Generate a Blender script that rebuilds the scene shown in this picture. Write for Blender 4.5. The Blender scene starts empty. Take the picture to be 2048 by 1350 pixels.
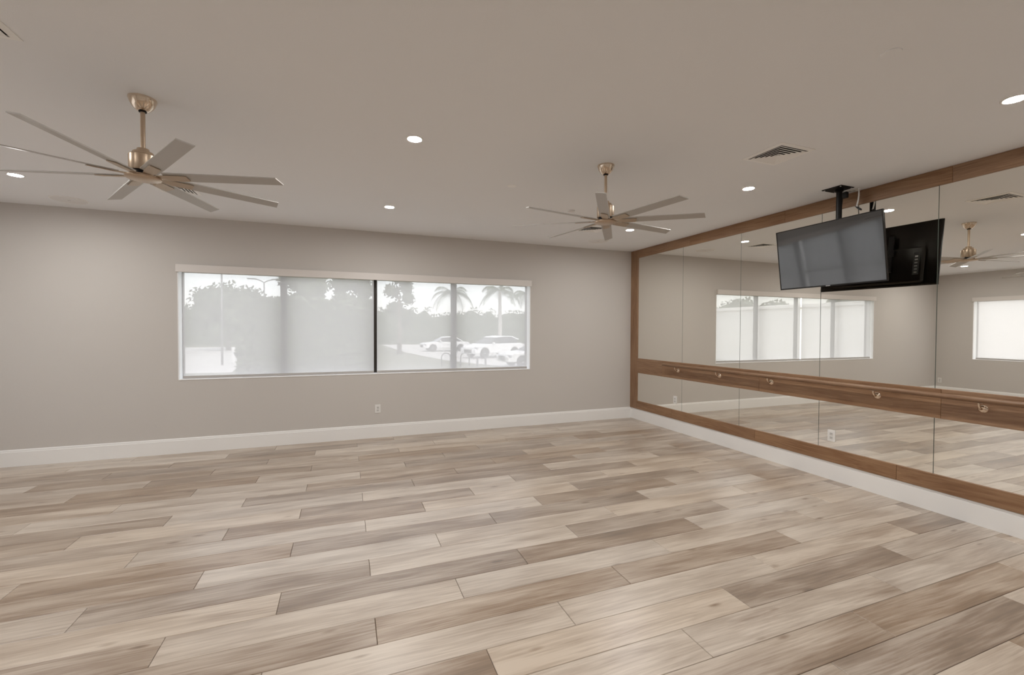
import bpy, bmesh, math, random
from mathutils import Vector, Matrix, Euler

PI = math.pi
sc = bpy.context.scene
COL = sc.collection
rnd = random.Random(7)

# ------------------------------------------------------------------ room numbers
XR, YB, XL, YF, HC = 4.938, 6.802, -4.54, -2.6, 3.05      # right, back, left, front planes; ceiling
GZ = -0.55                                                # ground outside

# ------------------------------------------------------------------ camera
F_PX, YAW, PITCH, ROLL, CAM_H = 879.27, 0.36236, 0.018467, 0.004158, 1.6173
cam = bpy.data.cameras.new('camera')
cam.sensor_fit = 'HORIZONTAL'
cam.sensor_width = 36.0
cam.lens = 36.0 * F_PX / 2048
cam.clip_start, cam.clip_end = 0.05, 500
cam_ob = bpy.data.objects.new('camera', cam)
COL.objects.link(cam_ob)
s_, c_ = math.sin(YAW), math.cos(YAW)
fwd = Vector((s_ * math.cos(PITCH), c_ * math.cos(PITCH), -math.sin(PITCH)))
rgt = Vector((c_, -s_, 0))
up = rgt.cross(fwd)
cr, sr = math.cos(ROLL), math.sin(ROLL)
rgt2 = rgt * cr + up * sr
up2 = up * cr - rgt * sr
R = Matrix((rgt2, up2, -fwd)).transposed()
cam_ob.matrix_world = Matrix.Translation((0, 0, CAM_H)) @ R.to_4x4()
sc.camera = cam_ob

# ------------------------------------------------------------------ colour management, sky, sun
sc.view_settings.view_transform = 'Standard'
sc.view_settings.look = 'None'
sc.view_settings.gamma = 1.0
sc.view_settings.use_curve_mapping = False
sc.view_settings.exposure = 0.0
sc.cycles.use_denoising = True
sc.cycles.max_bounces = 10
sc.cycles.diffuse_bounces = 6
sc.cycles.glossy_bounces = 5
sc.cycles.transmission_bounces = 6
sc.cycles.transparent_max_bounces = 12
sc.cycles.sample_clamp_indirect = 4.0

LAMP = 730.0            # emission strength of a downlight lens
LAMP_COL = (1.0, 0.98, 0.945)
SKY = 2.25
world = bpy.data.worlds.new('sky')
sc.world = world
world.use_nodes = True
nt = world.node_tree
bg = nt.nodes['Background']
sky = nt.nodes.new('ShaderNodeTexSky')
sky.sky_type = 'NISHITA'
sky.sun_disc = False
sky.sun_elevation = math.radians(50)
sky.sun_rotation = math.radians(170)
sky.air_density, sky.dust_density = 1.0, 2.0
sc_ = nt.nodes.new('ShaderNodeVectorMath'); sc_.operation = 'SCALE'; sc_.inputs['Scale'].default_value = 0.22
mixw = nt.nodes.new('ShaderNodeMix'); mixw.data_type = 'RGBA'
mixw.inputs['Factor'].default_value = 0.70
mixw.inputs['B'].default_value = (1.31, 1.30, 1.29, 1)       # thin bright overcast
nt.links.new(sky.outputs[0], sc_.inputs[0])
nt.links.new(sc_.outputs[0], mixw.inputs['A'])
nt.links.new(mixw.outputs['Result'], bg.inputs['Color'])
bg.inputs['Strength'].default_value = SKY

sun = bpy.data.lights.new('sun', 'SUN')
sun.energy = 2.6
sun.angle = math.radians(6)
sun.color = (1.0, 0.96, 0.90)
sun_ob = bpy.data.objects.new('sun', sun)
COL.objects.link(sun_ob)
sun_ob.rotation_euler = Vector((-0.15, 0.75, -0.95)).to_track_quat('-Z', 'Y').to_euler()
sun_ob.location = (0, -20, 30)

# ------------------------------------------------------------------ materials
def new_mat(name):
    m = bpy.data.materials.new(name)
    m.use_nodes = True
    return m, m.node_tree, m.node_tree.nodes['Principled BSDF']

def noise_bump(nt, b, scale, strength, dist=0.002):
    tc = nt.nodes.new('ShaderNodeTexCoord')
    n = nt.nodes.new('ShaderNodeTexNoise'); n.inputs['Scale'].default_value = scale
    n.inputs['Detail'].default_value = 3
    bp = nt.nodes.new('ShaderNodeBump'); bp.inputs['Strength'].default_value = strength
    bp.inputs['Distance'].default_value = dist
    nt.links.new(tc.outputs['Object'], n.inputs['Vector'])
    nt.links.new(n.outputs['Fac'], bp.inputs['Height'])
    nt.links.new(bp.outputs['Normal'], b.inputs['Normal'])
    return n

def plain(name, col, rough=0.5, metal=0.0, bump=None, vary=0.0, spec=0.5):
    m, nt, b = new_mat(name)
    b.inputs['Base Color'].default_value = (*col, 1)
    b.inputs['Roughness'].default_value = rough
    b.inputs['Metallic'].default_value = metal
    b.inputs['Specular IOR Level'].default_value = spec
    n = None
    if bump: n = noise_bump(nt, b, *bump)
    if vary:
        if n is None:
            tc = nt.nodes.new('ShaderNodeTexCoord')
            n = nt.nodes.new('ShaderNodeTexNoise'); n.inputs['Scale'].default_value = 6
            nt.links.new(tc.outputs['Object'], n.inputs['Vector'])
        r = nt.nodes.new('ShaderNodeValToRGB')
        r.color_ramp.elements[0].color = (*[c * (1 - vary) for c in col], 1)
        r.color_ramp.elements[1].color = (*[min(1, c * (1 + vary)) for c in col], 1)
        r.color_ramp.elements[0].position, r.color_ramp.elements[1].position = 0.3, 0.7
        nt.links.new(n.outputs['Fac'], r.inputs['Fac'])
        nt.links.new(r.outputs['Color'], b.inputs['Base Color'])
    return m

def emit(name, col, strength):
    m = bpy.data.materials.new(name); m.use_nodes = True
    nt = m.node_tree; nt.nodes.clear()
    e = nt.nodes.new('ShaderNodeEmission'); o = nt.nodes.new('ShaderNodeOutputMaterial')
    e.inputs['Color'].default_value = (*col, 1); e.inputs['Strength'].default_value = strength
    nt.links.new(e.outputs[0], o.inputs[0])
    return m

def wood(name, dark, light, grain=(1.3, 26, 26), rough=(0.34, 0.5), tone=False, knots=True, spec=0.5, warp=0.10, coat=0.0):
    """Oak grain along local x; every object gets its own stretch of grain (Object Info > Random); with tone=True the
    object's own colour (red channel) slides the plank between the dark and the light end of the range."""
    m, nt, b = new_mat(name)
    N, L = nt.nodes, nt.links
    tc = N.new('ShaderNodeTexCoord'); oi = N.new('ShaderNodeObjectInfo')
    mul = N.new('ShaderNodeMath'); mul.operation = 'MULTIPLY'; mul.inputs[1].default_value = 61.0
    L.new(oi.outputs['Random'], mul.inputs[0])
    comb = N.new('ShaderNodeCombineXYZ')
    L.new(mul.outputs[0], comb.inputs[0]); L.new(mul.outputs[0], comb.inputs[1])
    add = N.new('ShaderNodeVectorMath'); add.operation = 'ADD'
    L.new(tc.outputs['Object'], add.inputs[0]); L.new(comb.outputs[0], add.inputs[1])
    # slow warp so that the grain wanders
    nw = N.new('ShaderNodeTexNoise'); nw.inputs['Scale'].default_value = 1.6; nw.inputs['Detail'].default_value = 0.5
    wv = N.new('ShaderNodeVectorMath'); wv.operation = 'MULTIPLY'; wv.inputs[1].default_value = (0.0, warp, warp)
    mw = N.new('ShaderNodeMapping'); mw.inputs['Scale'].default_value = (0.8, 2.2, 2.2); L.new(add.outputs[0], mw.inputs['Vector'])
    L.new(mw.outputs[0], nw.inputs['Vector']); L.new(nw.outputs['Color'], wv.inputs[0])
    add2 = N.new('ShaderNodeVectorMath'); add2.operation = 'ADD'
    L.new(add.outputs[0], add2.inputs[0]); L.new(wv.outputs[0], add2.inputs[1])
    mp = N.new('ShaderNodeMapping'); mp.inputs['Scale'].default_value = grain
    L.new(add2.outputs[0], mp.inputs['Vector'])
    fine = N.new('ShaderNodeTexNoise'); fine.inputs['Scale'].default_value = 2.2
    fine.inputs['Detail'].default_value = 7; fine.inputs['Roughness'].default_value = 0.62
    L.new(mp.outputs[0], fine.inputs['Vector'])
    mp2 = N.new('ShaderNodeMapping'); mp2.inputs['Scale'].default_value = (0.9, 5.0, 5.0)
    L.new(add2.outputs[0], mp2.inputs['Vector'])
    broad = N.new('ShaderNodeTexNoise'); broad.inputs['Scale'].default_value = 1.7; broad.inputs['Detail'].default_value = 3
    L.new(mp2.outputs[0], broad.inputs['Vector'])
    # tone = .45*fine + .55*broad (+ plank tone)
    f1 = N.new('ShaderNodeMapRange'); f1.inputs['From Min'].default_value = .25; f1.inputs['From Max'].default_value = .75
    f1.inputs['To Min'].default_value = -0.27; f1.inputs['To Max'].default_value = 0.27
    L.new(fine.outputs['Fac'], f1.inputs['Value'])
    f2 = N.new('ShaderNodeMapRange'); f2.inputs['From Min'].default_value = .28; f2.inputs['From Max'].default_value = .72
    am = 0.26 if tone else 0.14
    f2.inputs['To Min'].default_value = -am; f2.inputs['To Max'].default_value = am
    L.new(broad.outputs['Fac'], f2.inputs['Value'])
    s = N.new('ShaderNodeMath'); s.operation = 'ADD'
    L.new(f1.outputs[0], s.inputs[0]); L.new(f2.outputs[0], s.inputs[1])
    s2 = N.new('ShaderNodeMath'); s2.operation = 'ADD'; s2.inputs[1].default_value = 0.5
    L.new(s.outputs[0], s2.inputs[0])
    if tone:
        sep = N.new('ShaderNodeSeparateColor'); L.new(oi.outputs['Color'], sep.inputs[0])
        L.new(sep.outputs[0], s2.inputs[1])
    val = s2.outputs[0]
    if knots:
        mk = N.new('ShaderNodeMapping'); mk.inputs['Scale'].default_value = (1.3, 4.2, 4.2)
        L.new(add2.outputs[0], mk.inputs['Vector'])
        vo = N.new('ShaderNodeTexVoronoi'); vo.inputs['Scale'].default_value = 1.7; vo.inputs['Randomness'].default_value = 1.0
        L.new(mk.outputs[0], vo.inputs['Vector'])
        kr = N.new('ShaderNodeMapRange'); kr.inputs['From Min'].default_value = 0.015; kr.inputs['From Max'].default_value = 0.13
        kr.inputs['To Min'].default_value = 0.55; kr.inputs['To Max'].default_value = 0.0
        L.new(vo.outputs['Distance'], kr.inputs['Value'])
        sb = N.new('ShaderNodeMath'); sb.operation = 'SUBTRACT'
        L.new(val, sb.inputs[0]); L.new(kr.outputs[0], sb.inputs[1]); val = sb.outputs[0]
    ramp = N.new('ShaderNodeValToRGB')
    e = ramp.color_ramp.elements
    e[0].position, e[0].color = 0.0, (*[c * 0.62 for c in dark], 1)
    e[1].position, e[1].color = 1.0, (*light, 1)
    k = e.new(0.32); k.color = (*dark, 1)
    L.new(val, ramp.inputs['Fac'])
    hs = N.new('ShaderNodeHueSaturation'); sr_ = N.new('ShaderNodeMapRange')
    sr_.inputs['To Min'].default_value = 0.84 if tone else 0.94; sr_.inputs['To Max'].default_value = 1.12 if tone else 1.05
    L.new(oi.outputs['Random'], sr_.inputs['Value']); L.new(sr_.outputs[0], hs.inputs['Saturation'])
    L.new(ramp.outputs['Color'], hs.inputs['Color']); L.new(hs.outputs['Color'], b.inputs['Base Color'])
    rr = N.new('ShaderNodeMapRange'); rr.inputs['To Min'].default_value = rough[0]; rr.inputs['To Max'].default_value = rough[1]
    L.new(fine.outputs['Fac'], rr.inputs['Value']); L.new(rr.outputs[0], b.inputs['Roughness'])
    bp = N.new('ShaderNodeBump'); bp.inputs['Strength'].default_value = 0.12; bp.inputs['Distance'].default_value = 0.001
    L.new(fine.outputs['Fac'], bp.inputs['Height']); L.new(bp.outputs[0], b.inputs['Normal'])
    b.inputs['Specular IOR Level'].default_value = spec
    b.inputs['Coat Weight'].default_value = coat; b.inputs['Coat Roughness'].default_value = 0.30; b.inputs['Coat IOR'].default_value = 1.55
    return m

M = {}
M['wall'] = plain('wall_paint', (0.59, 0.562, 0.535), 0.75, bump=(140, 0.25, 0.002))
M['ceiling'] = plain('ceiling_paint', (0.84, 0.85, 0.865), 0.85, bump=(160, 0.3, 0.002))
M['trim'] = plain('white_trim_paint', (0.87, 0.865, 0.855), 0.4)
M['jamb'] = plain('white_jamb_paint', (0.86, 0.86, 0.86), 0.5)
M['plank'] = wood('oak_plank', (0.265, 0.188, 0.130), (0.590, 0.505, 0.420), tone=True, rough=(0.30, 0.42), spec=0.7, warp=0.06, grain=(1.1, 30, 30), coat=0.6)
M['seam'] = plain('floor_underlay', (0.10, 0.075, 0.055), 0.8)
M['frame_wood'] = wood('brown_oak_board', (0.215, 0.112, 0.056), (0.41, 0.258, 0.150), grain=(1.5, 34, 34), rough=(0.4, 0.6), knots=False)
M['rail_wood'] = wood('barre_oak', (0.185, 0.096, 0.048), (0.36, 0.225, 0.130), grain=(1.5, 34, 34), rough=(0.36, 0.5), knots=False, warp=0.1)
M['mirror_back'] = plain('mirror_backing', (0.16, 0.155, 0.14), 0.7)
m, ntm, b = new_mat('silvered_mirror')
b.inputs['Base Color'].default_value = (0.93, 0.915, 0.865, 1); b.inputs['Metallic'].default_value = 1; b.inputs['Roughness'].default_value = 0.0
M['mirror'] = m
M['mirror_edge'] = plain('mirror_edge', (0.16, 0.19, 0.16), 0.3)
M['nickel'] = plain('brushed_nickel', (0.56, 0.44, 0.33), 0.30, 1.0, bump=(60, 0.05, 0.001))
M['nickel_polished'] = plain('polished_nickel', (0.74, 0.62, 0.50), 0.14, 1.0)
M['blade'] = plain('silver_blade', (0.47, 0.455, 0.435), 0.42, 0.2)
M['bracket'] = plain('blade_bracket_nickel', (0.50, 0.41, 0.32), 0.38, 0.8)
M['black'] = plain('black_powdercoat', (0.006, 0.005, 0.005), 0.5, spec=0.2)
M['black_plastic'] = plain('black_plastic', (0.008, 0.006, 0.005), 0.22, spec=0.3)
M['cable_black'] = plain('black_cable', (0.012, 0.012, 0.012), 0.5)
M['white_plastic'] = plain('white_plastic', (0.80, 0.79, 0.77), 0.35)
M['grey_plastic'] = plain('socket_grey', (0.62, 0.61, 0.59), 0.4)
M['slot'] = plain('socket_slot', (0.03, 0.03, 0.03), 0.6)
M['vent_white'] = plain('vent_enamel', (0.90, 0.895, 0.88), 0.45)
M['vent_shade'] = plain('duct_shade', (0.012, 0.009, 0.007), 0.9)  # near-black colour painted for the shade inside the vents
M['speaker_grille'] = plain('speaker_grille', (0.78, 0.77, 0.76), 0.7, bump=(900, 0.5, 0.002))
M['lens'] = emit('downlight_lens', LAMP_COL, LAMP)
M['valance'] = plain('valance_fabric', (0.72, 0.685, 0.66), 0.30)
M['hem'] = plain('hem_bar_grey', (0.46, 0.44, 0.425), 0.45, 0.0)
M['bronze'] = plain('dark_bronze_frame', (0.030, 0.024, 0.020), 0.45, 0.4)
M['chrome'] = plain('bolt_steel', (0.6, 0.6, 0.6), 0.3, 1.0)

# TV screen: dark satin panel with a clear coat
m, ntm, b = new_mat('tv_screen')
b.inputs['Base Color'].default_value = (0.006, 0.006, 0.007, 1); b.inputs['Roughness'].default_value = 0.05
b.inputs['IOR'].default_value = 2.15
M['screen'] = m

# window glass: thin clear pane
def mixed(name, a, bnode, fac):
    m = bpy.data.materials.new(name); m.use_nodes = True
    nt = m.node_tree; nt.nodes.clear()
    o = nt.nodes.new('ShaderNodeOutputMaterial'); mx = nt.nodes.new('ShaderNodeMixShader')
    mx.inputs[0].default_value = fac
    A, B = a(nt), bnode(nt)
    nt.links.new(A, mx.inputs[1]); nt.links.new(B, mx.inputs[2]); nt.links.new(mx.outputs[0], o.inputs[0])
    return m
def bsdf(kind, col, rough=None):
    def f(nt):
        n = nt.nodes.new(kind); n.inputs['Color'].default_value = (*col, 1)
        if rough is not None: n.inputs['Roughness'].default_value = rough
        return n.outputs[0]
    return f
M['glass'] = mixed('window_glass', bsdf('ShaderNodeBsdfTransparent', (0.97, 0.97, 0.97)), bsdf('ShaderNodeBsdfGlossy', (1, 1, 1), 0.0), 0.05)
# roller shade: woven screen cloth, part open, part translucent, part reflecting
SHADE_OPEN = 0.22
def shade_cloth(nt):
    t = nt.nodes.new('ShaderNodeBsdfTranslucent'); t.inputs['Color'].default_value = (0.82, 0.80, 0.80, 1)
    dff = nt.nodes.new('ShaderNodeBsdfDiffuse'); dff.inputs['Color'].default_value = (0.66, 0.655, 0.65, 1)
    mx = nt.nodes.new('ShaderNodeMixShader'); mx.inputs[0].default_value = 0.36
    tc = nt.nodes.new('ShaderNodeTexCoord'); w = nt.nodes.new('ShaderNodeTexNoise'); w.inputs['Scale'].default_value = 500
    nt.links.new(tc.outputs['Object'], w.inputs['Vector'])
    bp = nt.nodes.new('ShaderNodeBump'); bp.inputs['Strength'].default_value = 0.1; bp.inputs['Distance'].default_value = 0.001
    nt.links.new(w.outputs['Fac'], bp.inputs['Height']); nt.links.new(bp.outputs[0], dff.inputs['Normal'])
    nt.links.new(t.outputs[0], mx.inputs[1]); nt.links.new(dff.outputs[0], mx.inputs[2])
    return mx.outputs[0]
M['shade'] = mixed('screen_shade_cloth', shade_cloth, bsdf('ShaderNodeBsdfTransparent', (1, 1, 1)), SHADE_OPEN)

# outdoors
M['grass'] = plain('lawn', (0.13, 0.135, 0.085), 0.9, vary=0.35)
M['concrete'] = plain('pale_concrete', (0.52, 0.51, 0.49), 0.8, vary=0.08)
M['leaf'] = plain('leaf_green', (0.060, 0.085, 0.035), 0.6, vary=0.4)
M['leaf_pale'] = plain('leaf_pale_green', (0.085, 0.11, 0.05), 0.6, vary=0.4)
M['palm'] = plain('palm_frond', (0.08, 0.11, 0.05), 0.5, vary=0.3)
M['bark'] = plain('bark', (0.16, 0.13, 0.10), 0.9, vary=0.3)
M['palm_trunk'] = plain('palm_trunk_grey', (0.42, 0.40, 0.36), 0.8, vary=0.15)
M['car_white'] = plain('car_white_paint', (0.80, 0.80, 0.80), 0.25)
M['car_glass'] = plain('car_window', (0.02, 0.022, 0.025), 0.08)
M['tyre'] = plain('tyre_rubber', (0.02, 0.02, 0.02), 0.8)
M['alloy'] = plain('alloy_wheel', (0.45, 0.45, 0.45), 0.3, 0.9)
M['car_trim'] = plain('car_black_trim', (0.02, 0.02, 0.02), 0.5)
M['headlamp'] = plain('headlamp_glass', (0.30, 0.30, 0.32), 0.1)
M['steel_grey'] = plain('galvanised_steel', (0.20, 0.20, 0.20), 0.5, 0.4)
M['pale_stucco'] = plain('pale_stucco', (0.80, 0.79, 0.77), 0.9, vary=0.03)
M['stucco'] = plain('outside_stucco', (0.6, 0.58, 0.54), 0.9)

# ------------------------------------------------------------------ mesh helpers
class MB:
    """Collects simple shapes into one mesh."""
    def __init__(s): s.v, s.f, s.mi, s.smooth, s.cur = [], [], [], [], 0
    def face(s, idx, smooth=False): s.f.append(tuple(idx)); s.mi.append(s.cur); s.smooth.append(smooth)
    def add(s, pts): n = len(s.v); s.v += [tuple(p) for p in pts]; return n
    def box(s, lo, hi):
        (a, b, c), (d, e, f) = lo, hi
        n = s.add([(a, b, c), (d, b, c), (d, e, c), (a, e, c), (a, b, f), (d, b, f), (d, e, f), (a, e, f)])
        for q in ((0, 3, 2, 1), (4, 5, 6, 7), (0, 1, 5, 4), (1, 2, 6, 5), (2, 3, 7, 6), (3, 0, 4, 7)): s.face([n + i for i in q])
        return s
    def bevbox(s, lo, hi, r=0.002):
        """Box with all edges chamfered."""
        bm = bmesh.new(); bmesh.ops.create_cube(bm, size=1)
        c = [(lo[i] + hi[i]) / 2 for i in range(3)]; d = [hi[i] - lo[i] for i in range(3)]
        for v in bm.verts: v.co = Vector([c[i] + v.co[i] * d[i] for i in range(3)])
        bmesh.ops.bevel(bm, geom=bm.edges[:], offset=min(r, min(d) * 0.45), segments=1, affect='EDGES')
        s.addbm(bm); return s
    def addbm(s, bm, smooth=False):
        bm.verts.index_update(); n = s.add([v.co for v in bm.verts])
        for f in bm.faces: s.face([n + v.index for v in f.verts], smooth)
        bm.free()
    def lathe(s, prof, seg=32, center=(0, 0, 0), smooth=True, close=True):
        """prof: (r, z) from top to bottom or reverse; turned about the vertical through center."""
        cx, cy, cz = center
        def ring(r, z):
            if r < 1e-6: return [s.add([(cx, cy, cz + z)])]
            n = s.add([(cx + r * math.cos(2 * PI * k / seg), cy + r * math.sin(2 * PI * k / seg), cz + z) for k in range(seg)])
            return [n + k for k in range(seg)]
        prev = None; pairs = []
        for i, (p, q) in enumerate(zip(prof, prof[1:])):
            a = math.atan2(q[1] - p[1], q[0] - p[0])
            if prev is None or abs((a - prev[1] + PI) % (2 * PI) - PI) > 0.6: A = ring(*p)      # hard edge: rings not shared
            else: A = prev[0]
            B = ring(*q); pairs.append((A, B)); prev = (B, a)
        for A, B in pairs:
            for k in range(seg):
                k2 = (k + 1) % seg
                if len(A) == 1 and len(B) == 1: continue
                if len(A) == 1: s.face((A[0], B[k2], B[k]), smooth)
                elif len(B) == 1: s.face((A[k], A[k2], B[0]), smooth)
                else: s.face((A[k], A[k2], B[k2], B[k]), smooth)
        return s
    def tube(s, pts, r, seg=10, caps=True, smooth=True):
        pts = [Vector(p) for p in pts]; rings = []
        rs = r if isinstance(r, (list, tuple)) else [r] * len(pts)
        ref = None
        for i, p in enumerate(pts):
            d = (pts[min(i + 1, len(pts) - 1)] - pts[max(i - 1, 0)]).normalized()
            if ref is None: ref = Vector((0, 0, 1)) if abs(d.z) < 0.9 else Vector((1, 0, 0))
            a = d.cross(ref).normalized(); b = d.cross(a).normalized(); ref = a.cross(d).normalized()
            n = s.add([p + (a * math.cos(2 * PI * k / seg) + b * math.sin(2 * PI * k / seg)) * rs[i] for k in range(seg)])
            rings.append(n)
        for A, B in zip(rings, rings[1:]):
            for k in range(seg):
                k2 = (k + 1) % seg; s.face((A + k, A + k2, B + k2, B + k), smooth)
        if caps:
            s.face([rings[0] + k for k in range(seg)][::-1]); s.face([rings[-1] + k for k in range(seg)])
        return s
    def prism(s, poly, axis, a, b):
        """poly: 2-D outline in the two other axes, extruded along axis from a to b."""
        def P(p, t):
            return {0: (t, p[0], p[1]), 1: (p[0], t, p[1]), 2: (p[0], p[1], t)}[axis]
        n = s.add([P(p, a) for p in poly]); m_ = s.add([P(p, b) for p in poly]); k = len(poly)
        s.face([n + i for i in range(k)]); s.face([m_ + i for i in reversed(range(k))])
        for i in range(k): s.face((n + i, m_ + i, m_ + (i + 1) % k, n + (i + 1) % k))
        return s
    def mesh(s, name, mats, fix=True):
        me = bpy.data.meshes.new(name)
        me.from_pydata(s.v, [], s.f)
        for mm in (mats if isinstance(mats, (list, tuple)) else [mats]): me.materials.append(mm)
        me.polygons.foreach_set('material_index', s.mi)
        me.polygons.foreach_set('use_smooth', s.smooth)
        me.update()
        if fix:
            bm = bmesh.new(); bm.from_mesh(me); bmesh.ops.recalc_face_normals(bm, faces=bm.faces[:]); bm.to_mesh(me); bm.free()
        return me

def obj(name, mesh, parent=None, loc=None, **props):
    o = bpy.data.objects.new(name, mesh); COL.objects.link(o)
    if parent is not None: o.parent = parent
    if loc is not None: o.location = loc
    for k, v in props.items(): o[k] = v
    return o
def thing(name, label, cat, loc=(0, 0, 0), group=None):
    o = bpy.data.objects.new(name, None); COL.objects.link(o); o.location = loc; o.empty_display_size = 0.1
    o['label'], o['category'] = label, cat
    if group: o['group'] = group
    return o
def tag(o, label, cat, group=None):
    o['label'], o['category'] = label, cat
    if group: o['group'] = group
    return o
def copy_tree(o, parent=None):
    c = o.copy(); COL.objects.link(c)
    if parent is not None:
        c.parent = parent
    for ch in [x for x in bpy.data.objects if x.parent == o]: copy_tree(ch, c)
    return c

# ------------------------------------------------------------------ floor: base and single planks
base = obj('floor', MB().box((XL - .1, YF - .1, -0.12), (XR + .1, YB + .1, -0.006)).mesh('floor', M['seam']), kind='structure')
ROW_W, ROW_0, LEN, XJ = 0.2235, 0.085, 1.547, 0.15
TONES = {  # row: tones of the planks that start at the given joint (x of the left end), as the photograph shows them
 4: {1.74: .85, 3.29: .35}, 5: {.67: .75, 2.22: .42, 3.81: .82}, 6: {1.2: .55, 2.755: .45}, 7: {.15: .85, 1.705: .75, 3.294: .8},
 8: {-.88: .45, .664: .85, 2.211: .4, 3.76: .7}, 9: {-1.9: .5, -.362: .82, 1.174: .75, 2.733: .8},
 10: {-1.38: .5, .161: .5, 1.703: .45, 3.275: .8}, 11: {-2.42: .45, -.869: .78, .661: .82, 2.211: .75, 3.786: .7},
 12: {-1.91: .8, -.367: .38, 1.18: .34, 2.758: .8}, 13: {-2.9: .8, -1.357: .42, .16: .78, 1.704: .5, 3.279: .7},
 14: {-2.42: .5, -.877: .8, .661: .78, 2.216: .8}, 15: {-3.4: .8, -1.877: .46, -.373: .42, 1.179: .4, 2.738: .8},
 16: {-2.9: .8, -1.385: .78, .142: .82, 1.698: .45, 3.249: .55}, 17: {-2.42: .55, -.897: .38, .653: .8, 2.197: .42, 3.78: .7},
 18: {-3.4: .5, -1.886: .8, -.387: .4, 1.177: .75, 2.753: .8}, 19: {-2.9: .5, -1.393: .7, .139: .8, 1.7: .42, 3.25: .7},
 20: {-3.9: .6, -2.395: .8, -.906: .45, .652: .42, 2.223: .8}, 21: {-3.4: .7, -1.911: .72, -.402: .45, 1.15: .42, 2.7: .55},
 22: {-2.9: .38, -1.41: .75, .125: .5, 1.695: .45, 3.25: .6}, 23: {-3.9: .65, -2.423: .36, -.905: .6, .643: .35, 2.21: .7, 3.8: .5},
 24: {-3.4: .6, -1.912: .35, -.383: .5, 1.167: .4, 2.7: .65}, 25: {-2.9: .4, -1.437: .6, .113: .45, 1.676: .55},
}
def plank_tone(k, x):
    t = [(abs(j - x), v) for j, v in TONES.get(k, {}).items()]
    if t and min(t)[0] < 0.3: return min(t)[1]
    return rnd.choice([.36, .42, .5, .6, .72, .8, .82])
def plank_mesh(mb, x0, x1, y0, y1, cx=0, cy=0):
    g, c, h = 0.0013, 0.0022, 0.0022
    a, b_, d, e = x0 + g - cx, x1 - g - cx, y0 + g - cy, y1 - g - cy
    n = mb.add([(a, d, -0.012), (b_, d, -0.012), (b_, e, -0.012), (a, e, -0.012),
                (a, d, -h), (b_, d, -h), (b_, e, -h), (a, e, -h),
                (a + c, d + c, 0), (b_ - c, d + c, 0), (b_ - c, e - c, 0), (a + c, e - c, 0)])
    for i in range(4):
        j = (i + 1) % 4
        mb.face((n + i, n + j, n + 4 + j, n + 4 + i)); mb.face((n + 4 + i, n + 4 + j, n + 8 + j, n + 8 + i))
    mb.face((n + 8, n + 9, n + 10, n + 11))
full = {}
hidden = MB()
k = math.floor((YF - ROW_0) / ROW_W)
while ROW_0 + k * ROW_W < YB:
    y0, y1 = ROW_0 + k * ROW_W, min(ROW_0 + (k + 1) * ROW_W, YB)
    off = XJ + ((k - 10) % 3) * 0.513
    j = math.floor((XL - off) / LEN)
    while off + j * LEN < XR:
        x0, x1 = max(off + j * LEN, XL), min(off + (j + 1) * LEN, XR)
        tone = plank_tone(k, off + j * LEN)
        if x1 - x0 > 0.02:
            if y0 < 0.45: plank_mesh(hidden, x0, x1, max(y0, YF), y1)
            else:
                cx, cy = (x0 + x1) / 2, (y0 + y1) / 2
                key = (round(x1 - x0, 4), round(y1 - y0, 4))
                if key not in full:
                    mb = MB(); plank_mesh(mb, x0, x1, y0, y1, cx, cy); full[key] = mb.mesh('plank', M['plank'], fix=False)
                o = obj('plank', full[key], base, (cx, cy, 0))
                o.color = (tone, tone, tone, 1)
        j += 1
    k += 1
o = obj('plank_area', hidden.mesh('plank_area', M['plank'], fix=False), base, kind='stuff'); o.color = (.6, .6, .6, 1)

# ------------------------------------------------------------------ walls, ceiling, baseboards
WT = 0.20
W1 = dict(s0=-2.012, s1=2.906, z0=0.945, z1=2.42)      # opening in the back wall
W2 = dict(s0=1.30, s1=6.08, z0=0.925, z1=2.42)         # opening in the left wall
def wall_with_hole(name, P, s0, s1, w):
    """P maps (along, depth outward, height) to the room; one mesh of four blocks round the opening."""
    mb = MB()
    def blk(a, b, c, d):
        p, q = P(a, 0, c), P(b, WT, d)
        mb.box([min(p[i], q[i]) for i in range(3)], [max(p[i], q[i]) for i in range(3)])
    blk(s0, w['s0'], 0, HC); blk(w['s1'], s1, 0, HC); blk(w['s0'], w['s1'], 0, w['z0']); blk(w['s0'], w['s1'], w['z1'], HC)
    return obj(name, mb.mesh(name, M['wall']), kind='structure')
PB = lambda s, t, z: (s, YB + t, z)
PL = lambda s, t, z: (XL - t, s, z)
wall_with_hole('wall_back', PB, XL - WT, XR + WT, W1)
wall_with_hole('wall_left', PL, YF, YB, W2)
obj('wall_right', MB().box((XR, YF, 0), (XR + WT, YB, HC)).mesh('wall_right', M['wall']), kind='structure')
obj('wall_front', MB().box((XL - WT, YF - WT, 0), (XR + WT, YF, HC)).mesh('wall_front', M['wall']), kind='structure')
obj('ceiling', MB().box((XL - WT, YF - WT, HC), (XR + WT, YB + WT, HC + 0.3)).mesh('ceiling', M['ceiling']), kind='structure')

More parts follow.
